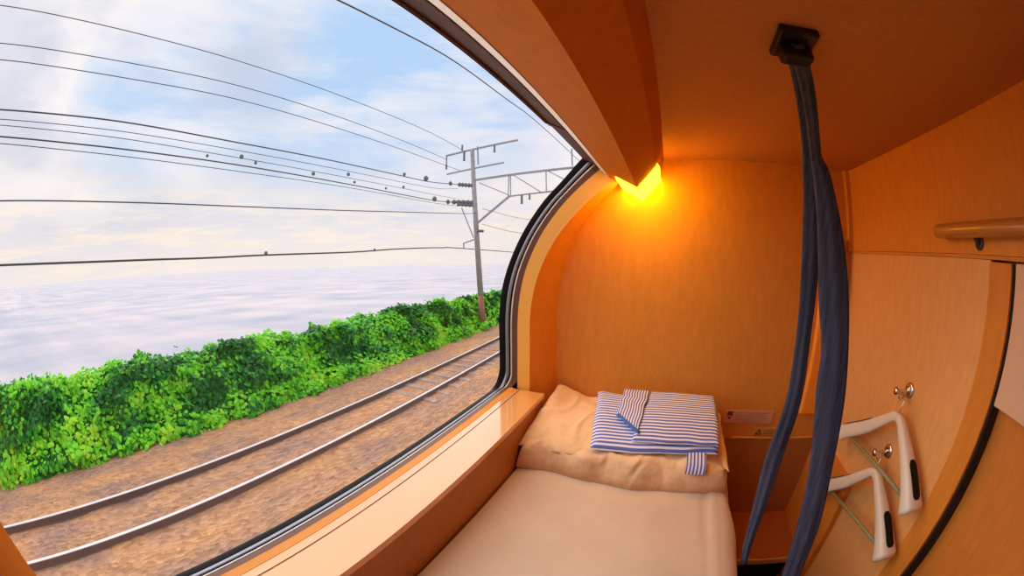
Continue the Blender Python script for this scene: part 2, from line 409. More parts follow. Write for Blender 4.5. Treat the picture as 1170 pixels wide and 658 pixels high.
# folded duvet at the head: closed rounded slab with lumps
def slab(x0, x1, y0, y1, zb, top, front_r, nx=120, ny=80, wr=None, edge=.03):
    """rounded fabric slab: bottom zb, top height function top(x,y)"""
    bm = bmesh.new(); rows = []
    for j in range(ny+1):
        row = []
        v = j/ny
        for i in range(nx+1):
            u = i/nx
            # superellipse mapping for rounded edges
            x = x0+(x1-x0)*u; y = y0+(y1-y0)*v
            ex = min(1, min(u, 1-u)*(x1-x0)/edge); ey = min(1, v*(y1-y0)/front_r) ; eb = min(1, (1-v)*(y1-y0)/edge)
            q = math.sqrt(max(0, 1-(1-ex)**2.2))*math.sqrt(max(0, 1-(1-ey)**2.2))*math.sqrt(max(0, 1-(1-eb)**2.2))
            z = zb + (top(x, y)-zb)*q
            dx, dy, dz = wr(x, y, q) if wr else (0, 0, 0)
            row.append(bm.verts.new((x+dx, y+dy, z+dz*q)))
        rows.append(row)
    for a, b in zip(rows, rows[1:]):
        for i in range(nx): bm.faces.new((a[i], a[i+1], b[i+1], b[i]))
    # flat underside
    rim = [r[0] for r in rows] + rows[-1][1:] + [r[-1] for r in rows[-2::-1]] + rows[0][-2:0:-1]
    bm.faces.new(rim)
    return bm
def crease(x, y, s, seed):
    return (1-min(1, abs(nz(x*s, y*s, seed))*5))
def dtop(x, y):
    return ZM+.088+.006*nz(x*6, y*7, 1)-.012*math.exp(-((x-.29)/.04)**2)+.006*crease(x*.6+y*.5, y*1.1, 7, 5)
def dwr(x, y, q):
    f = math.exp(-max(0, y-.9)/.06)
    return (0, f*(-.030*nz(x*7, 2.2, 4)*(.5+q) - .010*math.sin(x*9+1)+.014*crease(x*1.0, q*.12, 9, 3)*q) + .05*f*max(0, x+.02)*.9*1.0*(1-q*.2) - .0, .010*nz(x*10, y*12, 6)+.006*crease(x, y*1.4, 8, 9))
dv = from_bm('folded_duvet', slab(-.412, .300, .885, 1.285, ZM-.004, dtop, .045, wr=dwr, edge=.035), M['duvet'], None, True)
tag(dv, 'thick cream folded duvet at the head of the bed beneath the pillow', 'duvet')

def ptop(x, y):
    t = (y-.90)/.38
    z = -.630+.055*t+.020*math.sin(PI*min(1, max(0, t)))
    z += .045*math.exp(-((x+.385)/.045)**2)*max(0, t)**2            # corner standing up against the wall
    z -= .022*math.exp(-((x-.27)/.06)**2)
    z += .008*nz(x*5, y*6, 2)+.014*abs(nz(x*3+y*6, y*2-x*5, 8))*(1 if x < -.15 else .3)
    return z
def pwr(x, y, q):
    return (.010*nz(y*9, x*3, 3), -.012*nz(x*9, y*4, 7), .006*nz(x*14, y*16, 5)+.007*crease(x+y*.4, y-x*.6, 6, 2))
pl = from_bm('pillow', slab(-.418, .292, .915, 1.292, -.640, ptop, .05, wr=pwr, edge=.035), M['pillow'], None, True)
tag(pl, 'plump cream pillow leaning against the orange end wall', 'pillow')

# striped yukata folded on the pillow
yk = thing('folded_yukata', (.03, 1.08, -.60), 'folded blue and white striped cotton robe lying on the pillow', 'robe')
def ctop(x, y, lift):
    t = (y-.93)/.30
    return -.588+.070*t+.012*math.sin(PI*max(0, min(1, t)))+lift+.004*nz(x*6, y*8, 12)+.010*math.exp(-((x+.21)/.05)**2)*t
def cloth(name, quad, th, lift, m, nu=40, nv=30, rot=None, droop=.03):
    """quad: 4 (x,y) corners front-left, front-right, back-right, back-left; a folded layer with rounded rim"""
    bm = bmesh.new(); uvl = bm.loops.layers.uv.new('UVMap'); q = [Vector(p) for p in quad]
    top, bot = [], []; UV = {}
    for j in range(nv+1):
        v = j/nv; ra, rb = [], []
        for i in range(nu+1):
            u = i/nu
            p = q[0].lerp(q[1], u).lerp(q[3].lerp(q[2], u), v)
            e = min(1, min(u, 1-u)*9, 1)*1.0; ef = min(1, v*7); eb = min(1, (1-v)*9)
            k_ = math.sqrt(max(0, 1-(1-min(e, ef, eb))**2))
            z1 = ctop(p.x, p.y, lift)
            dx = .006*nz(v*5, lift*50, 1); dy = .010*nz(u*4, 3, lift*70)*(1-v)
            vt = bm.verts.new((p.x+dx, p.y+dy, z1-th*.5*(1-k_))); vb = bm.verts.new((p.x+dx, p.y+dy, z1-th+th*.45*(1-k_)))
            wu, wv = ((q[1]-q[0]).length*u, (q[3]-q[0]).length*v); UV[vt] = (wu, wv); UV[vb] = (wu, wv)
            ra.append(vt); rb.append(vb)
        top.append(ra); bot.append(rb)
    def face(vs):
        f = bm.faces.new(vs)
        for l in f.loops: l[uvl].uv = UV[l.vert]
    for j in range(nv):
        for i in range(nu):
            face((top[j][i], top[j][i+1], top[j+1][i+1], top[j+1][i])); face((bot[j][i], bot[j+1][i], bot[j+1][i+1], bot[j][i+1]))
    for i in range(nu):
        face((top[0][i], bot[0][i], bot[0][i+1], top[0][i+1])); face((top[nv][i], top[nv][i+1], bot[nv][i+1], bot[nv][i]))
    for j in range(nv):
        face((top[j][0], top[j+1][0], bot[j+1][0], bot[j][0])); face((top[j][nu], bot[j][nu], bot[j+1][nu], top[j+1][nu]))
    return from_bm(name, bm, m, yk, True)
cloth('body', [(-.170, .925), (.245, .955), (.255, 1.225), (-.215, 1.215)], .030, .000, M['yukata'])
cloth('upper_fold', [(-.045, .955), (.243, .962), (.238, 1.235), (-.010, 1.235)], .014, .014, M['yukata'])
cloth('collar', [(-.113, 1.055), (-.030, .985), (-.016, 1.225), (-.112, 1.215)], .006, .019, M['yukata_b'], 20, 20)
cloth('collar_edge', [(-.115, 1.045), (-.030, .975), (-.024, .985), (-.109, 1.056)], .004, .021, M['yukata_edge'], 20, 6)
# sash end hanging over the front of the duvet
bm = bmesh.new(); uvl = bm.loops.layers.uv.new('UVMap'); cl = [(.965, -.594), (.940, -.598), (.915, -.604), (.899, -.610), (.893, -.622), (.891, -.632)]
rows = []
for y, z in cl: rows.append([(bm.verts.new((x, y, z+.003)), bm.verts.new((x, y-.0035, z-.001)), x) for x in [.140+.062*i/8 for i in range(9)]])
for a in range(len(rows)-1):
    for i in range(8):
        for s_ in (0, 1):
            vs = (rows[a][i][s_], rows[a][i+1][s_], rows[a+1][i+1][s_], rows[a+1][i][s_])
            f = bm.faces.new(vs if s_ == 0 else vs[::-1])
            for l in f.loops: l[uvl].uv = (l.vert.co.x, l.vert.co.z)
from_bm('sash', bm, M['yukata_b'], yk, True)

# ------------------------------------------------------------------ navy restraint straps
def strap(name, L_, R_, dist, th, label):
    """left/right edge directions from the eye's surroundings resolved to real positions with their distance"""
    a = spline([Vector(p).normalized()*d for p, d in zip(L_, dist)], 6); b = spline([Vector(p).normalized()*d for p, d in zip(R_, dist)], 6)
    bm = bmesh.new(); rows = []
    for i, (p, q) in enumerate(zip(a, b)):
        t = (a[min(i+1, len(a)-1)]-a[max(i-1, 0)]).normalized(); w = (q-p); n = t.cross(w).normalized()
        if n.y > 0: n = -n
        r_ = []
        K = 10
        for k_ in range(K+1):
            u = k_/K; r_.append(p+w*u+n*(th*(.5+.9*math.sin(PI*u))+.0015*math.sin(u*PI*4)))
        for k_ in range(K+1):
            u = 1-k_/K; r_.append(p+w*u+n*(th*.9*math.sin(PI*u)-th*.5))
        rows.append([bm.verts.new(v) for v in r_])
    for x, y in zip(rows, rows[1:]):
        n_ = len(x)
        for k_ in range(n_): bm.faces.new((x[k_], x[(k_+1) % n_], y[(k_+1) % n_], y[k_]))
    bm.faces.new(rows[0]); bm.faces.new(rows[-1][::-1])
    o = from_bm(name, bm, M['strap'], None, True)
    return tag(o, label, 'strap')
SL = [(.368, .755, .543), (.389, .805, .448), (.403, .872, .277), (.403, .888, .222), (.401, .916, .017), (.396, .899, -.188), (.380, .849, -.366), (.341, .785, -.518), (.325, .669, -.669), (.325, .61, -.72)]
SLr = [(.418, .733, .537), (.430, .788, .445), (.447, .852, .277), (.452, .868, .222), (.450, .890, .017), (.437, .881, -.183), (.423, .832, -.359), (.392, .780, -.497), (.352, .661, -.662), (.343, .60, -.722)]
SD = [.66, .70, .76, .79, .86, .92, .96, 1.01, 1.03, 1.04]
strap('restraint_strap', SL, SLr, SD, .006, 'left navy blue strap, flaring from the ceiling to the edge of the bed')
RL = [(.380, .750, .540), (.405, .797, .448), (.425, .862, .277), (.432, .876, .222), (.445, .893, .017), (.452, .885, -.103), (.463, .850, -.22), (.461, .823, -.331), (.464, .737, -.491), (.451, .626, -.636), (.437, .547, -.714), (.43, .46, -.77)]
RR = [(.424, .730, .534), (.444, .779, .443), (.455, .846, .276), (.478, .850, .221), (.519, .854, .025), (.533, .841, -.095), (.538, .815, -.21), (.539, .781, -.316), (.525, .706, -.476), (.509, .615, -.602), (.481, .529, -.699), (.47, .44, -.77)]
RD = [.645, .685, .745, .775, .82, .84, .86, .88, .92, .96, 1.0, 1.04]
strap('restraint_strap', RL, RR, RD, .007, 'right navy blue strap, the broader one nearer the white hangers')
an = thing('strap_anchor', (.262, .49, .30), 'black anchor plate under the ceiling holding the blue straps', 'bracket')
box('plate', .225, .300, .445, .530, .345, .3595, M['buckle'], an, bev=.004)
bm = bmesh.new(); add_box(bm, .232, .292, .478, .512, .318, .352, .006, 2); from_bm('loop', bm, M['buckle'], an)

# ------------------------------------------------------------------ hooks and hangers on the side wall
def hook(y, z, label, k_=0):
    t = thing('coat_hook', (XR, y, z-.02), label, 'hook', 'chrome coat hooks on the side wall')
    bm = bmesh.new(); add_tube(bm, [(XR-.0005, y, z), (XR-.004, y, z), (XR-.007, y, z)], [.023, .023, .016], 24); from_bm('base_plate', bm, M['chrome'], t, True)
    bm = bmesh.new(); add_tube(bm, [(XR-.006, y, z), (XR-.030, y, z), (XR-.052, y, z+.001), (XR-.062, y, z+.002)], [.009, .006, .006, .008], 14); from_bm('peg', bm, M['chrome'], t, True)
    bm = bmesh.new(); add_tube(bm, [(XR-.061, y, z+.002), (XR-.064, y, z+.002), (XR-.070, y, z+.002), (XR-.074, y, z+.002)], [.008, .012, .012, .005], 16); from_bm('knob', bm, M['chrome'], t, True)
    bm = bmesh.new(); add_tube(bm, [(XR-.020, y, z-.004), (XR-.024, y, z-.020), (XR-.036, y, z-.026), (XR-.046, y, z-.018), (XR-.048, y, z-.008)], .0035, 10); from_bm('lower_hook', bm, M['chrome'], t, True)
hook(.790, -.322, 'upper chrome coat hook on the tan wall beside the door jamb')
hook(.795, -.515, 'lower chrome coat hook partly behind the upper white hanger')
def hanger(y, z, label, x=.762, tilt=0):
    ct, st = math.cos(tilt), math.sin(tilt)
    t = thing('coat_hanger', (x, y, z-.20), label, 'hanger', 'white hangers on the coat hooks')
    def P(dy, dz, dx=0): return Vector((x+dx, y+dy*ct+dz*st, z+dz*ct-dy*st))
    # body: thick white shoulders tapering from the neck to the wide ends; near arm carries a grip pad
    for s, nm in ((-1, 'near_arm'), (1, 'far_arm')):
        e_ = 1.32 if s > 0 else 1
        cl = [(0, 0), (.022*s, -.006), (.055*s, -.030), (.10*s, -.062), (.15*s, -.098), (.20*s*e_, -.136*(1+(e_-1)*.75)), (.226*s*e_, -.158*(1+(e_-1)*.75))]
        c = spline([P(a, b) for a, b in cl], 5)
        n = len(c)
        bm = bmesh.new(); rings = []
        for i, p in enumerate(c):
            f = i/(n-1); t_ = (c[min(i+1, n-1)]-c[max(i-1, 0)]).normalized()
            w = Vector((1, 0, 0)).cross(t_).normalized()*(.013+.017*f**1.5)
            d_ = Vector((1, 0, 0))*(.011+.028*f**1.5 if s < 0 else .010+.006*f)
            endk = 1 if i < n-1 else .72
            if i == n-2: endk = .93
            ring_ = []
            for k_ in range(16):
                a = 2*PI*k_/16; ca, sa = math.cos(a), math.sin(a)
                ex = math.copysign(abs(ca)**.6, ca); ey = math.copysign(abs(sa)**.6, sa)
                ring_.append(bm.verts.new(p+w*ex*endk+d_*ey*endk))
            rings.append(ring_)
        for a, b in zip(rings, rings[1:]):
            for k_ in range(16): bm.faces.new((a[k_], a[(k_+1) % 16], b[(k_+1) % 16], b[k_]))
        bm.faces.new(rings[0][::-1]); bm.faces.new(rings[-1])
        arm = from_bm(nm, bm, M['plastic'], t, True)
        i0 = int(n*.55); i1 = int(n*.86)
        bm = bmesh.new(); R0 = []
        for i in range(i0, i1+1):
            p = c[i]; f = i/(n-1); t_ = (c[min(i+1, n-1)]-c[i-1]).normalized(); w = Vector((1, 0, 0)).cross(t_).normalized()
            if w.y*s < 0: w = -w
            hw = .0155*math.sin(min(1, (min(i-i0, i1-i)+.6)/1.8)*PI/2)
            off = (.013+.017*f**1.5)+.0012
            R0.append([bm.verts.new(p+w*off*(-s if False else 1)*1+Vector((1, 0, 0))*e*hw) for e in (-1, -.5, 0, .5, 1)])
        for a, b in zip(R0, R0[1:]):
            for k_ in range(4): bm.faces.new((a[k_], a[k_+1], b[k_+1], b[k_]))
        bmesh.ops.solidify(bm, geom=bm.faces[:], thickness=.002)
        from_bm('grip_pad', bm, M['pad'], arm, False)
    tube('bar', [P(-.165, -.150), P(.225, -.172)], .0065, M['rod'], t, 12)
    hk = spline([P(0, .004), P(0, .030), P(0, .048, .006), P(0, .066, .003), P(0, .070, -.010), P(0, .060, -.020)], 5)
    tube('hook', hk, .0022, M['chrome'], t, 8)
hanger(.752, -.382, 'upper white plastic coat hanger with a black grip pad')
hanger(.756, -.560, 'lower white plastic coat hanger with a black grip pad', .758, .15)

# ------------------------------------------------------------------ outside world (track frame: X lateral, Y along the line, Z up)
T = Matrix(((0.99773296, -0.06566778, -0.01472017), (0.06612436, 0.99726428, 0.03303823), (0.01251036, -0.03393669, 0.99934568)))
def W(x, y, z): return T @ Vector((x, y, z))
def obm(name, bm, m, parent=None, smooth=False, raw=False):
    bmesh.ops.transform(bm, matrix=T.to_4x4(), verts=bm.verts[:])
    return from_bm(name, bm, m, parent, smooth)

# sea
sea = mat('pale evening sea', (.46, .43, .52, 1), .6, spec=.08)
noisy(sea, (.33, .36, .46, 1), (.55, .50, .54, 1), scale=1.0, stretch=(.0035, .0005, 1), detail=4, lo=.36, hi=.64)
_t = sea.node_tree; _mp = nd(sea, 'ShaderNodeMapping'); _mp.inputs['Scale'].default_value = (.05, .0055, 1); _n = nd(sea, 'ShaderNodeTexNoise'); _n.inputs['Scale'].default_value = 1; _n.inputs['Detail'].default_value = 6
_c = [n for n in _t.nodes if n.type == 'TEX_COORD'][0]; _r = [n for n in _t.nodes if n.type == 'VALTORGB'][0]; _o = _r.inputs[0].links[0].from_socket
_m = nd(sea, 'ShaderNodeMath', operation='MULTIPLY_ADD'); _m.inputs[1].default_value = .55; _a = nd(sea, 'ShaderNodeMath', operation='MULTIPLY'); _a.inputs[1].default_value = .45
_t.links.new(_c.outputs['Object'], _mp.inputs[0]); _t.links.new(_mp.outputs[0], _n.inputs['Vector']); _t.links.new(_n.outputs['Fac'], _m.inputs[0]); _t.links.new(_o, _a.inputs[0]); _t.links.new(_a.outputs[0], _m.inputs[2]); _t.links.new(_m.outputs[0], _r.inputs[0])
_r.color_ramp.elements[0].position = .40; _r.color_ramp.elements[1].position = .60
bm = bmesh.new()
xs = [-20, -60, -200, -800, -3000, -12000, -50000]; yy = [-60000, -8000, -1500, -300, 0, 300, 1500, 8000, 60000]
g_ = [[bm.verts.new((x, y, -14)) for y in yy] for x in xs]
for a, b in zip(g_, g_[1:]):
    for i in range(len(yy)-1): bm.faces.new((a[i], a[i+1], b[i+1], b[i]))
o = obm('sea', bm, sea); tag(o, 'calm pale lavender sea stretching to the horizon', 'sea', kind='stuff')

# ground: ballast strip and embankment slope
bal = mat('railway ballast', (.3, .2, .15, 1), .95, spec=.1)
nt = bal.node_tree; L = nt.links; b = nt.nodes['Principled BSDF']
tc = nd(bal, 'ShaderNodeTexCoord')
mp = nd(bal, 'ShaderNodeMapping'); mp.inputs['Scale'].default_value = (1, .5, 1); L.new(tc.outputs['Object'], mp.inputs[0])
vo = nd(bal, 'ShaderNodeTexVoronoi'); vo.inputs['Scale'].default_value = 16; L.new(mp.outputs[0], vo.inputs['Vector'])
n1 = nd(bal, 'ShaderNodeTexNoise'); n1.inputs['Scale'].default_value = 1.1; n1.inputs['Detail'].default_value = 5; L.new(mp.outputs[0], n1.inputs['Vector'])
sp = nd(bal, 'ShaderNodeSeparateXYZ'); L.new(tc.outputs['Object'], sp.inputs[0])
cr = nd(bal, 'ShaderNodeValToRGB'); cr.color_ramp.elements[0].color = (.32, .225, .185, 1); cr.color_ramp.elements[1].color = (.62, .46, .37, 1)
bw = nd(bal, 'ShaderNodeRGBToBW'); L.new(vo.outputs['Color'], bw.inputs[0]); L.new(bw.outputs[0], cr.inputs[0])
cr2 = nd(bal, 'ShaderNodeValToRGB'); cr2.color_ramp.elements[0].color = (.72, .60, .58, 1); cr2.color_ramp.elements[1].color = (1.15, .82, .50, 1); cr2.color_ramp.elements[0].position = .35; cr2.color_ramp.elements[1].position = .65
L.new(n1.outputs['Fac'], cr2.inputs[0])
ml = nd(bal, 'ShaderNodeMix', data_type='RGBA', blend_type='MULTIPLY'); ml.inputs[0].default_value = 1
L.new(cr.outputs[0], ml.inputs[6]); L.new(cr2.outputs[0], ml.inputs[7]); L.new(ml.outputs[2], b.inputs['Base Color'])
bp = nd(bal, 'ShaderNodeBump'); bp.inputs['Strength'].default_value = .7; bp.inputs['Distance'].default_value = .05
L.new(vo.outputs['Distance'], bp.inputs['Height']); L.new(bp.outputs[0], b.inputs['Normal'])
bm = bmesh.new()
prof_g = [(-1.2, -3.62), (-2.5, -3.64), (-3.9, -3.60), (-4.4, -3.535), (-4.9, -3.53), (-5.85, -3.53), (-6.9, -3.53), (-7.4, -3.56), (-8.0, -3.66), (-8.8, -3.66), (-9.6, -3.6), (-12.5, -4.6), (-16, -8), (-22, -14.2)]
g_ = []
for j in range(0, 161):
    y = -22 + j*.9 if j < 120 else 86 + (j-120)*12
    g_.append([bm.verts.new((x+.04*nz(y, x, 3), y, z+.03*nz(x*2, y*2, 1))) for x, z in prof_g])
for a, b_ in zip(g_, g_[1:]):
    for i in range(len(prof_g)-1): bm.faces.new((a[i], a[i+1], b_[i+1], b_[i]))
o = obm('ballast_ground', bm, bal, smooth=True); tag(o, 'brown gravel ballast bed of the neighbouring track', 'gravel', kind='stuff')

# rails
def rail(x, label):
    bm = bmesh.new(); pr = [(-.062, -.150), (.062, -.150), (.062, -.138), (.012, -.122), (.010, -.040), (.034, -.032), (.034, -.006), (.028, 0), (-.028, 0), (-.034, -.006), (-.034, -.032), (-.010, -.040), (-.012, -.122), (-.062, -.138)]
    a = [bm.verts.new((x+p, -25, -3.40+q)) for p, q in pr]; b_ = [bm.verts.new((x+p, 120, -3.40+q)) for p, q in pr]; n = len(pr)
    for i in range(n):
        f = bm.faces.new((a[i], a[(i+1) % n], b_[(i+1) % n], b_[i])); f.material_index = 1 if i in (6, 7, 8) else 0
    bm.faces.new(a); bm.faces.new(b_)
    o = obm('railway_rail', bm, [mat('rusty rail web', (.16, .10, .09, 1), .7), mat('polished rail head', (.60, .55, .57, 1), .35, metal=.5)])
    tag(o, label, 'rail', 'rails of the neighbouring track')
rail(-6.415, 'steel rail of the next track nearer the green bushes')
rail(-5.29, 'steel rail of the next track nearer the train')
# sleepers
bm = bmesh.new(); add_box(bm, -6.85, -4.85, -.11, .11, -3.66, -3.515, .015)
slm = noisy(mat('weathered concrete sleeper', (.45, .36, .32, 1), .9), (.24, .16, .13, 1), (.48, .36, .30, 1), 9)
s0 = obm('sleeper', bm, slm)
tag(s0, 'grey brown concrete sleeper under the rails of the next track', 'sleeper', 'sleepers of the neighbouring track')
base0 = s0.location.copy(); yv = T @ Vector((0, 1, 0)); s0.location = base0 + yv*6.9
for i in range(1, 62):
    c = s0.copy(); C.objects.link(c); c.location = base0 + yv*(6.9+.63*i)

# thicket of leafy climbers: leaves scattered over a lumpy bank
leafm = []
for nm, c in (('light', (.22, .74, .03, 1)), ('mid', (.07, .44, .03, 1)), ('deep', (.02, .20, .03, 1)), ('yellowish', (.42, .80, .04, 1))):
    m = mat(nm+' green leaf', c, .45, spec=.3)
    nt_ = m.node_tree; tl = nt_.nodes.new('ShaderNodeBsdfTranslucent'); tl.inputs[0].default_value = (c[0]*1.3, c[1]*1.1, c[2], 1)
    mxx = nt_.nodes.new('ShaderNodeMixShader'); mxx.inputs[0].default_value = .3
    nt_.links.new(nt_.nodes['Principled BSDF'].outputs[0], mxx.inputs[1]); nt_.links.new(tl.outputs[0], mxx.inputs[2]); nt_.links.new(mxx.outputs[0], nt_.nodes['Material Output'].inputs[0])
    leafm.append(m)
def bank(v, y):
    """v 0..1 from front foot over the crest to the back; lumpy"""
    pts = [(-8.38, -3.64), (-8.55, -3.36), (-8.92, -3.16), (-9.15, -2.86), (-9.42, -2.48), (-9.72, -2.14), (-10.15, -2.06), (-10.9, -2.45)]
    f = v*(len(pts)-1); i = min(int(f), len(pts)-2); t = f-i
    x = pts[i][0]*(1-t)+pts[i+1][0]*t; z = pts[i][1]*(1-t)+pts[i+1][1]*t
    hgt = min(1, max(0, (v-.05)*3))
    low = .5*(1+nz(y*.55, 1.3, 4))
    if 9.5 < y: low += .45*min(1, (y-9.5)/2.5)
    if 7.5 < y < 10.5: low -= .35*(1-abs(y-9)/1.5)
    z += hgt*((low-.5)*.34+.26*nz(x*1.1, y*1.1, 2)) + .13*nz(x*3, y*3, 6)*hgt
    lump = max(0, nz(y*1.6, z*1.8+x, 12))*.55*hgt; x += lump*.8; z += lump*.5
    x += .42*nz(y*.8, z*1.2, 9)*min(1, v*3)+.30*nz(y*1.7, z*2.2, 5)
    return x, z
verts, faces, mi = [], [], []
rnd = random.Random(3)
def add_leaf(p, n, size):
    t1 = n.orthogonal().normalized(); a = rnd.random()*2*PI
    t1 = (Matrix.Rotation(a, 3, n) @ t1); t2 = n.cross(t1)
    b0 = len(verts); dr = n*(-.12*size)
    shp = [(0, -.5, 0), (.42, -.18, .5), (.36, .22, .5), (0, .6, 1.2), (-.36, .22, .5), (-.42, -.18, .5), (0, 0, -.3)]
    for u, v, w in shp: verts.append(p+t1*u*size+t2*v*size+dr*w)
    for k_ in range(6): faces.append((b0+k_, b0+(k_+1) % 6, b0+6))
def leaves(y0, y1, n, s0_, s1_):
    for _ in range(n):
        y = rnd.uniform(y0, y1); v = rnd.random()**.9
        x, z = bank(v, y)
        x2, z2 = bank(min(1, v+.03), y); tx, tz = x2-x, z2-z; nl = math.hypot(tx, tz) or 1
        nrm = Vector((-tz/nl*-1, 0, -tx/nl*1)); nrm = Vector((abs(tz)/nl, 0, abs(tx)/nl))
        nrm = (nrm+Vector((rnd.gauss(0, .45), rnd.gauss(0, .45), rnd.gauss(.25, .4)))).normalized()
        dep = rnd.random()**2*.22
        p = Vector((x-dep*.6, y, z-dep))+Vector((rnd.gauss(0, .03), 0, rnd.gauss(0, .035)))
        if rnd.random() < .012: p.z += rnd.uniform(.05, .22)
        add_leaf(p, nrm, rnd.uniform(s0_, s1_))
        c = nz(y*.9, x*1.4, z*1.2+7)+rnd.gauss(0, .20)-dep*2.4 + (.32 if v < .30 else 0)  # recessed leaves get darker greens as shadow, the lower band lighter as if lit
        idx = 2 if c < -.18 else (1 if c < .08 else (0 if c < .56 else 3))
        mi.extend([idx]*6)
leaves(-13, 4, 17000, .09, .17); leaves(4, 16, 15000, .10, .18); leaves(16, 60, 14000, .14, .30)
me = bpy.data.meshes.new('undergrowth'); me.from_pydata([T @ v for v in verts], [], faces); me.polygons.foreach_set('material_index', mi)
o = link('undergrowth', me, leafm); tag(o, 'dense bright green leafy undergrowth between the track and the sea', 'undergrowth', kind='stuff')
bm = bmesh.new(); g_ = []
for j in range(0, 230):
    y = -14+j*.35; row = []
    for i in range(15):
        x, z = bank(i/14, y); row.append(bm.verts.new((x-.12, y, z-.13)))
    row.append(bm.verts.new((-11.2, y, -5))); g_.append(row)
for a, b_ in zip(g_, g_[1:]):
    for i in range(15): bm.faces.new((a[i], a[i+1], b_[i+1], b_[i]))
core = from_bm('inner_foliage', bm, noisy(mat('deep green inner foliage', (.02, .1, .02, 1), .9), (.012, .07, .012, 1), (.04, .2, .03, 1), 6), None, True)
core.data.transform(Matrix.Translation(ORG['inner_foliage'])); core.data.transform(T.to_4x4()); core.data.transform(Matrix.Translation(-ORG['undergrowth'])) ; core.parent = o; core.location = (0, 0, 0)

# catenary mast
steel = noisy(mat('hazy grey painted steel', (.22, .24, .28, 1), .6), (.23, .27, .34, 1), (.32, .36, .44, 1), 3)  # grey paint made paler and bluer, haze mixed into the colour
insm = mat('grey glazed insulator', (.13, .15, .19, 1), .3)
mast = thing('catenary_mast', W(-8.68, 17.3, -3.62), 'tall grey railway mast with crossarms and a lattice gantry by the track', 'mast')
def mt(name, pts, r, m=steel, n=8, smooth=True):
    bm = bmesh.new(); add_tube(bm, pts, r, n); return obm(name, bm, m, mast, smooth)
YP = 17.3
def mx_(z): return -8.68-.073*(z+3.62)*.95      # slight lean
conc = noisy(mat('grey concrete mast', (.30, .30, .33, 1), .8), (.24, .24, .28, 1), (.36, .36, .40, 1), 4)
mt('shaft', [(mx_(-1.75), YP, -1.75), (mx_(6.9), YP, 6.9)], [.17, .125], conc, 12)
mt('reflection_tinted_foot', [(mx_(-3.7), YP, -3.7), (mx_(-1.75), YP, -1.75)], [.20, .175], mat('reflection brown mast foot', (.30, .14, .08, 1), .8), 12)  # brown colour imitates a reflection in the window glass over the mast foot
def bar(name, a, b, w=.05): return mt(name, [(a[0], YP, a[1]), (b[0], YP, b[1])], w, n=4, smooth=False)
bar('crossarm', (-11.25, 6.80), (-6.5, 7.07), .065)
bar('crossarm', (-11.15, 5.57), (-7.35, 5.80), .055)
bar('top_post', (-8.98, 5.9), (-9.05, 7.05), .05)
bar('gantry_top_chord', (-9.2, 4.95), (-1.0, 5.20), .075)
bar('gantry_lower_chord', (-7.0, 3.78), (-1.0, 4.05), .05)
bar('gantry_brace', (-9.05, 2.35), (-7.0, 3.80), .075)
bar('gantry_lattice', (-8.9, 4.75), (-7.05, 3.85), .035)
bar('gantry_lattice', (-6.95, 3.8), (-6.95, 5.0), .035)
bar('gantry_lattice', (-7.1, 3.8), (-7.05, 5.0), .035)
bar('gantry_lattice', (-6.8, 5.0), (-5.2, 3.88), .035)
bar('gantry_lattice', (-4.9, 3.88), (-4.9, 5.05), .035)
bar('gantry_lattice', (-4.8, 5.05), (-3.0, 3.95), .035)
bar('gantry_lattice', (-2.9, 3.95), (-2.9, 5.15), .035)
bar('arm_drop', (-11.2, 6.8), (-11.2, 6.15), .05)
bar('stay', (-10.05, 3.35), (-9.25, 1.55), .035)
bar('low_bracket', (-9.0, 1.50), (-9.9, 1.25), .045)
bar('low_bracket', (-9.9, 1.27), (-9.9, .95), .04)
def insul(x, z0, z1, r=.09):
    pts, rr = [], []
    n = 5
    for i in range(n*2+1): pts.append((x, YP, z0+(z1-z0)*i/(n*2))); rr.append(r if i % 2 else r*.5)
    mt('insulator', pts, rr, insm, 10)
insul(-9.95, 6.9, 6.25); insul(-10.1, 6.95, 7.35, .07); insul(-7.95, 7.0, 6.5, .08); insul(-11.2, 6.2, 5.9, .08)
insul(-6.3, 3.8, 3.3, .09); insul(-5.85, 3.85, 3.5, .07)
def insul_h(x0, x1, z, r):
    pts, rr = [], []
    for i in range(11): pts.append((x0+(x1-x0)*i/10, YP-.3+.3*i/10, z+(.12 if x0 < -9.3 else 0)*(1-i/10))); rr.append(r if i % 2 else r*.55)
    mt('insulator', pts, rr, insm, 10)
insul_h(-10.15, -9.25, 4.62, .15); insul_h(-10.55, -9.15, 3.60, .16); insul_h(-10.2, -9.15, 3.42, .13)
insul_h(-8.9, -8.6, 1.9, .10)
# far mast
m2 = thing('catenary_mast', W(-9.0, 46, -3.6), 'distant grey mast top just beside the window gasket', 'mast')
bm = bmesh.new(); add_tube(bm, [(-9.0, 46, -3.6), (-9.0, 46, .9)], .17, 8); obm('shaft', bm, steel, m2)
bm = bmesh.new(); add_tube(bm, [(-9.9, 46, .55), (-8.2, 46, .75)], .08, 4); obm('crossarm', bm, steel, m2)
m3 = thing('gantry_mast', W(-1.1, YP, -3.6), 'slim mast carrying the far end of the lattice gantry', 'mast')
bm = bmesh.new(); add_tube(bm, [(-3.45, YP, 5.25), (-3.45, YP, 6.2)], .045, 8); obm('top_pin', bm, steel, m3)
bm = bmesh.new(); add_tube(bm, [(-1.0, YP, -3.6), (-1.0, YP, 6.0)], .14, 8); obm('shaft', bm, steel, m3)

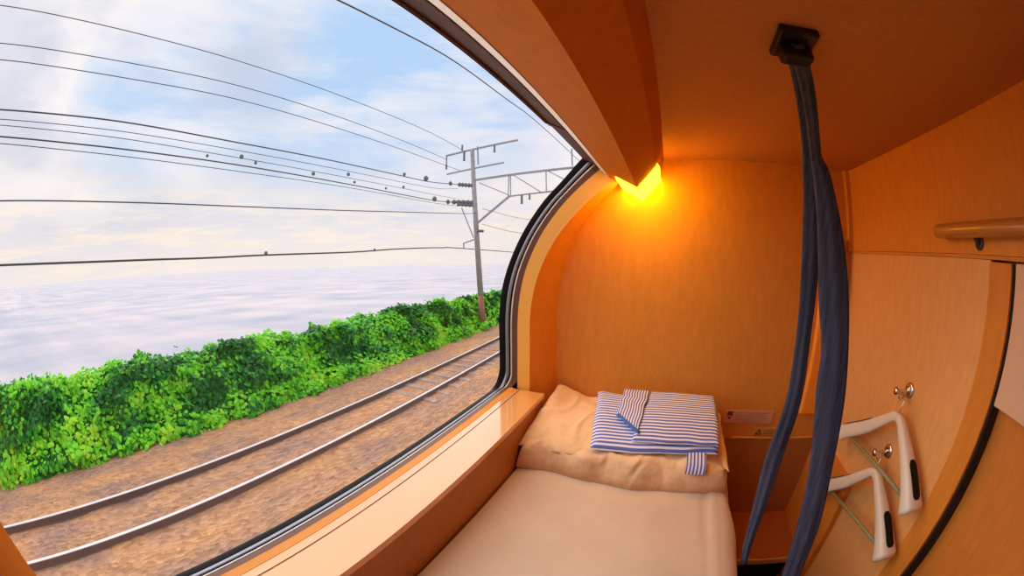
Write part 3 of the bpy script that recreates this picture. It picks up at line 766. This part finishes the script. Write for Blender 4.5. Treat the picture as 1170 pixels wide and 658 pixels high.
# overhead wires: each one a thing; (elevation ratio, along ratio) at a lateral distance X
wirem = mat('dark overhead wire', (.06, .06, .075, 1), .6)
def wire(X, prof_, r, label, ext=True, end=None):
    pts = [Vector((-X, a*X, e*X)) for e, a in prof_]
    if ext:
        d_ = pts[0]-pts[1]; pts = [pts[0]+d_*2.2+Vector((0, 0, abs(d_.y)*.05))] + pts
    if end: pts.append(Vector(end))
    c = spline(pts, 8); bm = bmesh.new(); add_tube(bm, c, r, 6)
    o = obm('overhead_wire', bm, wirem, None, True); tag(o, label, 'wire', 'overhead wires beside the track'); return o
wire(9.95, [(.678, -.686), (.642, -.157), (.642, .299), (.662, .801), (.692, 1.36)], .013, 'thin overhead wire highest of those sloping down to the mast crossarm', end=(-9.95, YP, 6.9))
wire(11.1, [(.567, -.591), (.547, -.107), (.558, .323), (.570, .817), (.581, 1.25)], .014, 'second thin overhead wire from the top, ending at the left tip of the crossarm', end=(-11.2, YP, 6.55))
wire(11.0, [(.522, -.558), (.502, -.086), (.512, .337), (.523, .825), (.545, 1.45)], .014, 'third thin overhead wire from the top, just below the second', end=(-10.2, YP, 5.68))
wire(10.2, [(.395, -.477), (.382, -.039), (.376, .371), (.392, .842), (.407, 1.145), (.425, 1.40)], .022, 'thicker wire, topmost of the close bundle, running to the upper horizontal insulator', end=(-10.1, YP-.3, 4.72))
wire(10.25, [(.372, -.465), (.357, -.031), (.352, .375), (.364, .846), (.395, 1.40)], .011, 'thin wire just below the topmost wire of the bundle', end=(-10.2, YP-.2, 4.5))
wire(10.3, [(.358, -.459), (.339, -.025), (.330, .379), (.338, .848), (.362, 1.40)], .011, 'thin wire in the middle of the bundle', end=(-10.3, YP-.2, 3.9))
wire(10.4, [(.331, -.445), (.312, -.017), (.308, .382), (.313, .851), (.330, 1.389)], .022, 'thicker wire in the lower half of the bundle, running to the lower insulator', end=(-10.5, YP-.3, 3.70))
wire(10.4, [(.315, -.438), (.294, -.013), (.289, .386), (.300, .851), (.318, 1.40)], .012, 'lowest thin wire of the bundle', end=(-10.2, YP-.2, 3.45))
wire(9.0, [(.187, -.396), (.181, .184), (.198, .66), (.236, 1.125), (.303, 1.747)], .017, 'lone dark wire well below the bundle, running level to the mast', end=(-9.05, YP, 3.0))
wire(9.3, [(.050, -.38), (.039, .192), (.044, .49), (.055, .871), (.074, 1.158), (.091, 1.506), (.096, 1.86)], .026, 'heavy cable just above the sea horizon', end=(-9.0, 40, .9))
wire(3.1, [(1.102, .621), (1.16, .993), (1.263, 1.536), (1.374, 2.371), (1.50, 3.191)], .013, 'pale wire nearest the top of the window', end=(-3.0, YP, 5.4))
for pts, lb_ in (([(-8.7, YP, 3.2), (-8.0, 21, 3.1), (-7.4, 26, 3.4), (-7.2, 33, 4.0)], 'short wire leaving the mast towards the right under the gantry'),
                 ([(-8.7, YP, 2.3), (-7.6, 20, 2.0), (-6.6, 26, 2.2)], 'short slack wire leaving the mast below the gantry brace')):
    bm = bmesh.new(); add_tube(bm, spline(pts, 6), .014, 6); o = obm('overhead_wire', bm, wirem, None, True); tag(o, lb_, 'wire', 'overhead wires beside the track')
# ball weights near the mast and small clamps on the bundle
def ball(x, y, z, r, lb_):
    bm = bmesh.new(); bmesh.ops.create_uvsphere(bm, u_segments=14, v_segments=8, radius=r, matrix=Matrix.Translation((x, y, z)) @ Matrix.Diagonal((.8, 1, 1, 1)))
    o = obm('wire_insulator', bm, insm, None, True); tag(o, lb_, 'insulator', 'insulators on the wire bundle')
for e, a, r, X, lb_ in ((.435, 1.359, .085, 10.15, 'larger round insulator on the topmost wire of the bundle near the mast'),
                    (.456, 1.592, .075, 10.1, 'smaller round insulator on the topmost wire, next to the mast'),
                    (.342, 1.44, .085, 10.45, 'larger round insulator on the lower thick wire near the mast'),
                    (.347, 1.571, .08, 10.5, 'smaller round insulator on the lower thick wire, next to the mast'),
                    (.420, 1.188, .05, 10.2, 'small clamp on the topmost bundle wire left of the round insulators'),
                    (.352, .847, .045, 10.3, 'small clamp in the middle of the bundle, right of centre'),
                    (.325, .679, .045, 10.4, 'small clamp on the lower bundle above the dark cable'),
                    (.327, .882, .035, 10.4, 'small clamp low on the bundle, nearer the mast'),
                    (.359, 1.186, .04, 10.3, 'small clamp directly below the topmost wire near the mast'),
                    (.332, 1.068, .035, 10.4, 'small clamp on the lowest wires near the mast'),
                    (.321, .269, .03, 10.4, 'leftmost small clamp on the wire bundle'),
                    (.335, .388, .045, 10.3, 'small dark clamp in the middle of the wire bundle'),
                    (.324, .442, .035, 10.4, 'small clamp just below and right of the middle one'),
                    (.050, .503, .035, 9.3, 'small bracket on the heavy cable above the horizon, left of centre'),
                    (.066, 1.007, .035, 9.3, 'small bracket on the heavy cable above the horizon, nearer the mast')):
    ball(-X, a*X, e*X, r*1.75, lb_)

# ------------------------------------------------------------------ sky
w = bpy.data.worlds.new('evening sky'); bpy.context.scene.world = w; w.use_nodes = True
nt = w.node_tree; nt.nodes.clear(); L = nt.links
def N(t, **k):
    n = nt.nodes.new(t)
    for a, v in k.items(): setattr(n, a, v)
    return n
def mth(op, a, b=None, c=None, clamp=False):
    n = N('ShaderNodeMath', operation=op, use_clamp=clamp)
    for i, v in enumerate((a, b, c)):
        if v is None: continue
        if isinstance(v, (int, float)): n.inputs[i].default_value = v
        else: L.new(v, n.inputs[i])
    return n.outputs[0]
def mixc(f, a, b):
    n = N('ShaderNodeMix', data_type='RGBA'); L.new(f, n.inputs[0])
    for i, v in ((6, a), (7, b)):
        if isinstance(v, tuple): n.inputs[i].default_value = v
        else: L.new(v, n.inputs[i])
    return n.outputs[2]
tc = N('ShaderNodeTexCoord'); d = tc.outputs['Generated']
sx = N('ShaderNodeSeparateXYZ'); L.new(d, sx.inputs[0]); z = sx.outputs[2]
def skynoise(scale, sc, loc=(0, 0, 0), det=5, rough=.55, dist=0):
    mp = N('ShaderNodeMapping'); mp.inputs['Scale'].default_value = sc; mp.inputs['Location'].default_value = loc
    L.new(d, mp.inputs[0]); n = N('ShaderNodeTexNoise'); n.inputs['Scale'].default_value = scale; n.inputs['Detail'].default_value = det
    n.inputs['Roughness'].default_value = rough; n.inputs['Distortion'].default_value = dist
    L.new(mp.outputs[0], n.inputs['Vector']); return n.outputs['Fac']
def blob(v, width):
    v = Vector(v).normalized(); n = N('ShaderNodeVectorMath', operation='DOT_PRODUCT'); L.new(d, n.inputs[0]); n.inputs[1].default_value = v
    return mth('MULTIPLY_ADD', mth('SUBTRACT', 1, n.outputs['Value']), -1/width, 1, True)
def ramp(f, lo, hi):
    n = N('ShaderNodeMapRange', interpolation_type='SMOOTHSTEP'); n.inputs[1].default_value = lo; n.inputs[2].default_value = hi; L.new(f, n.inputs[0]); return n.outputs[0]
n_big = skynoise(2.2, (1, 1, 2.4), (3.1, 1.7, .4), 5, .5)
n_mid = skynoise(2.6, (1, 1, 3.0), (0, 4.2, 1.4), 5, .5, .3)
n_str = skynoise(4.0, (1, 1, 9.0), (2, 0, .7), 6, .62, .3)
white = (1.0, .95, .965, 1); blue = (.42, .66, .98, 1); lav = (.60, .66, .80, 1); cream = (1.04, .90, .76, 1); pinkw = (1.0, .86, .84, 1)
bl1 = mth('MAXIMUM', blob((-.62, .62, .45), .13), mth('MULTIPLY', blob((-.80, .40, .42), .10), .75))
bl1 = mth('MAXIMUM', bl1, mth('MULTIPLY', blob((-.74, .60, .27), .05), .7))
bl1 = mth('MAXIMUM', bl1, mth('MULTIPLY', blob((-.93, .02, .40), .04), .8))
fb = mth('MULTIPLY', mth('POWER', bl1, .8), ramp(mth('ADD', n_mid, mth('MULTIPLY', n_str, .3)), .44, .80)); fb = mth('MULTIPLY', fb, 1.25, None, True)
c0 = mixc(fb, white, blue)
soft = mth('MULTIPLY', mth('POWER', bl1, .7), .38); c0 = mixc(soft, c0, (.60, .74, .97, 1))
lv = mth('MAXIMUM', blob((-.90, -.18, .40), .16), mth('MAXIMUM', blob((-.97, -.1, .14), .08), mth('MULTIPLY', blob((-.86, .2, .42), .05), .9)))
c1 = mixc(mth('MULTIPLY', ramp(n_big, .40, .62), mth('MULTIPLY_ADD', lv, .75, .10)), c0, lav)
hz = ramp(z, .36, .02)
streak = ramp(n_str, .40, .60)
c2 = mixc(mth('MULTIPLY', hz, mth('MULTIPLY_ADD', streak, .6, .35)), c1, cream)
c3 = mixc(mth('MULTIPLY', mth('MULTIPLY', ramp(z, .22, .10), ramp(n_str, .62, .42)), .55), c2, (.74, .74, .84, 1))
c3 = mixc(mth('MULTIPLY', ramp(z, .14, 0), .65), c3, (.98, .88, .82, 1))
bg = N('ShaderNodeBackground'); L.new(c3, bg.inputs[0]); bg.inputs[1].default_value = 1.0
wo = N('ShaderNodeOutputWorld'); L.new(bg.outputs[0], wo.inputs[0])

# ------------------------------------------------------------------ light
def light(name, kind, loc, energy, col, rot=None, **k):
    l = bpy.data.lights.new(name, kind); l.energy = energy; l.color = col
    for a, v in k.items(): setattr(l, a, v)
    o = bpy.data.objects.new(name, l); C.objects.link(o); o.location = Vector(loc)+Vector((0, 0, H))
    if rot is not None: o.rotation_euler = rot
    return o
sd = Vector((-.80, .25, .60))                       # veiled sun over the sea
light('sun', 'SUN', (-5, 0, 5), 3.3, (1, .93, .84), (-sd).to_track_quat('-Z', 'Y').to_euler(), angle=math.radians(110))
q = Vector((.15, -.25, -1)).to_track_quat('-Z', 'Y').to_euler()

sc = bpy.context.scene
sc.cycles.max_bounces = 10; sc.cycles.diffuse_bounces = 6; sc.cycles.transparent_max_bounces = 16
sc.cycles.use_denoising = True; sc.cycles.sample_clamp_indirect = 6
sc.view_settings.view_transform = 'Standard'; sc.view_settings.look = 'None'; sc.view_settings.gamma = 1
sc.view_settings.use_curve_mapping = False; sc.view_settings.exposure = 0
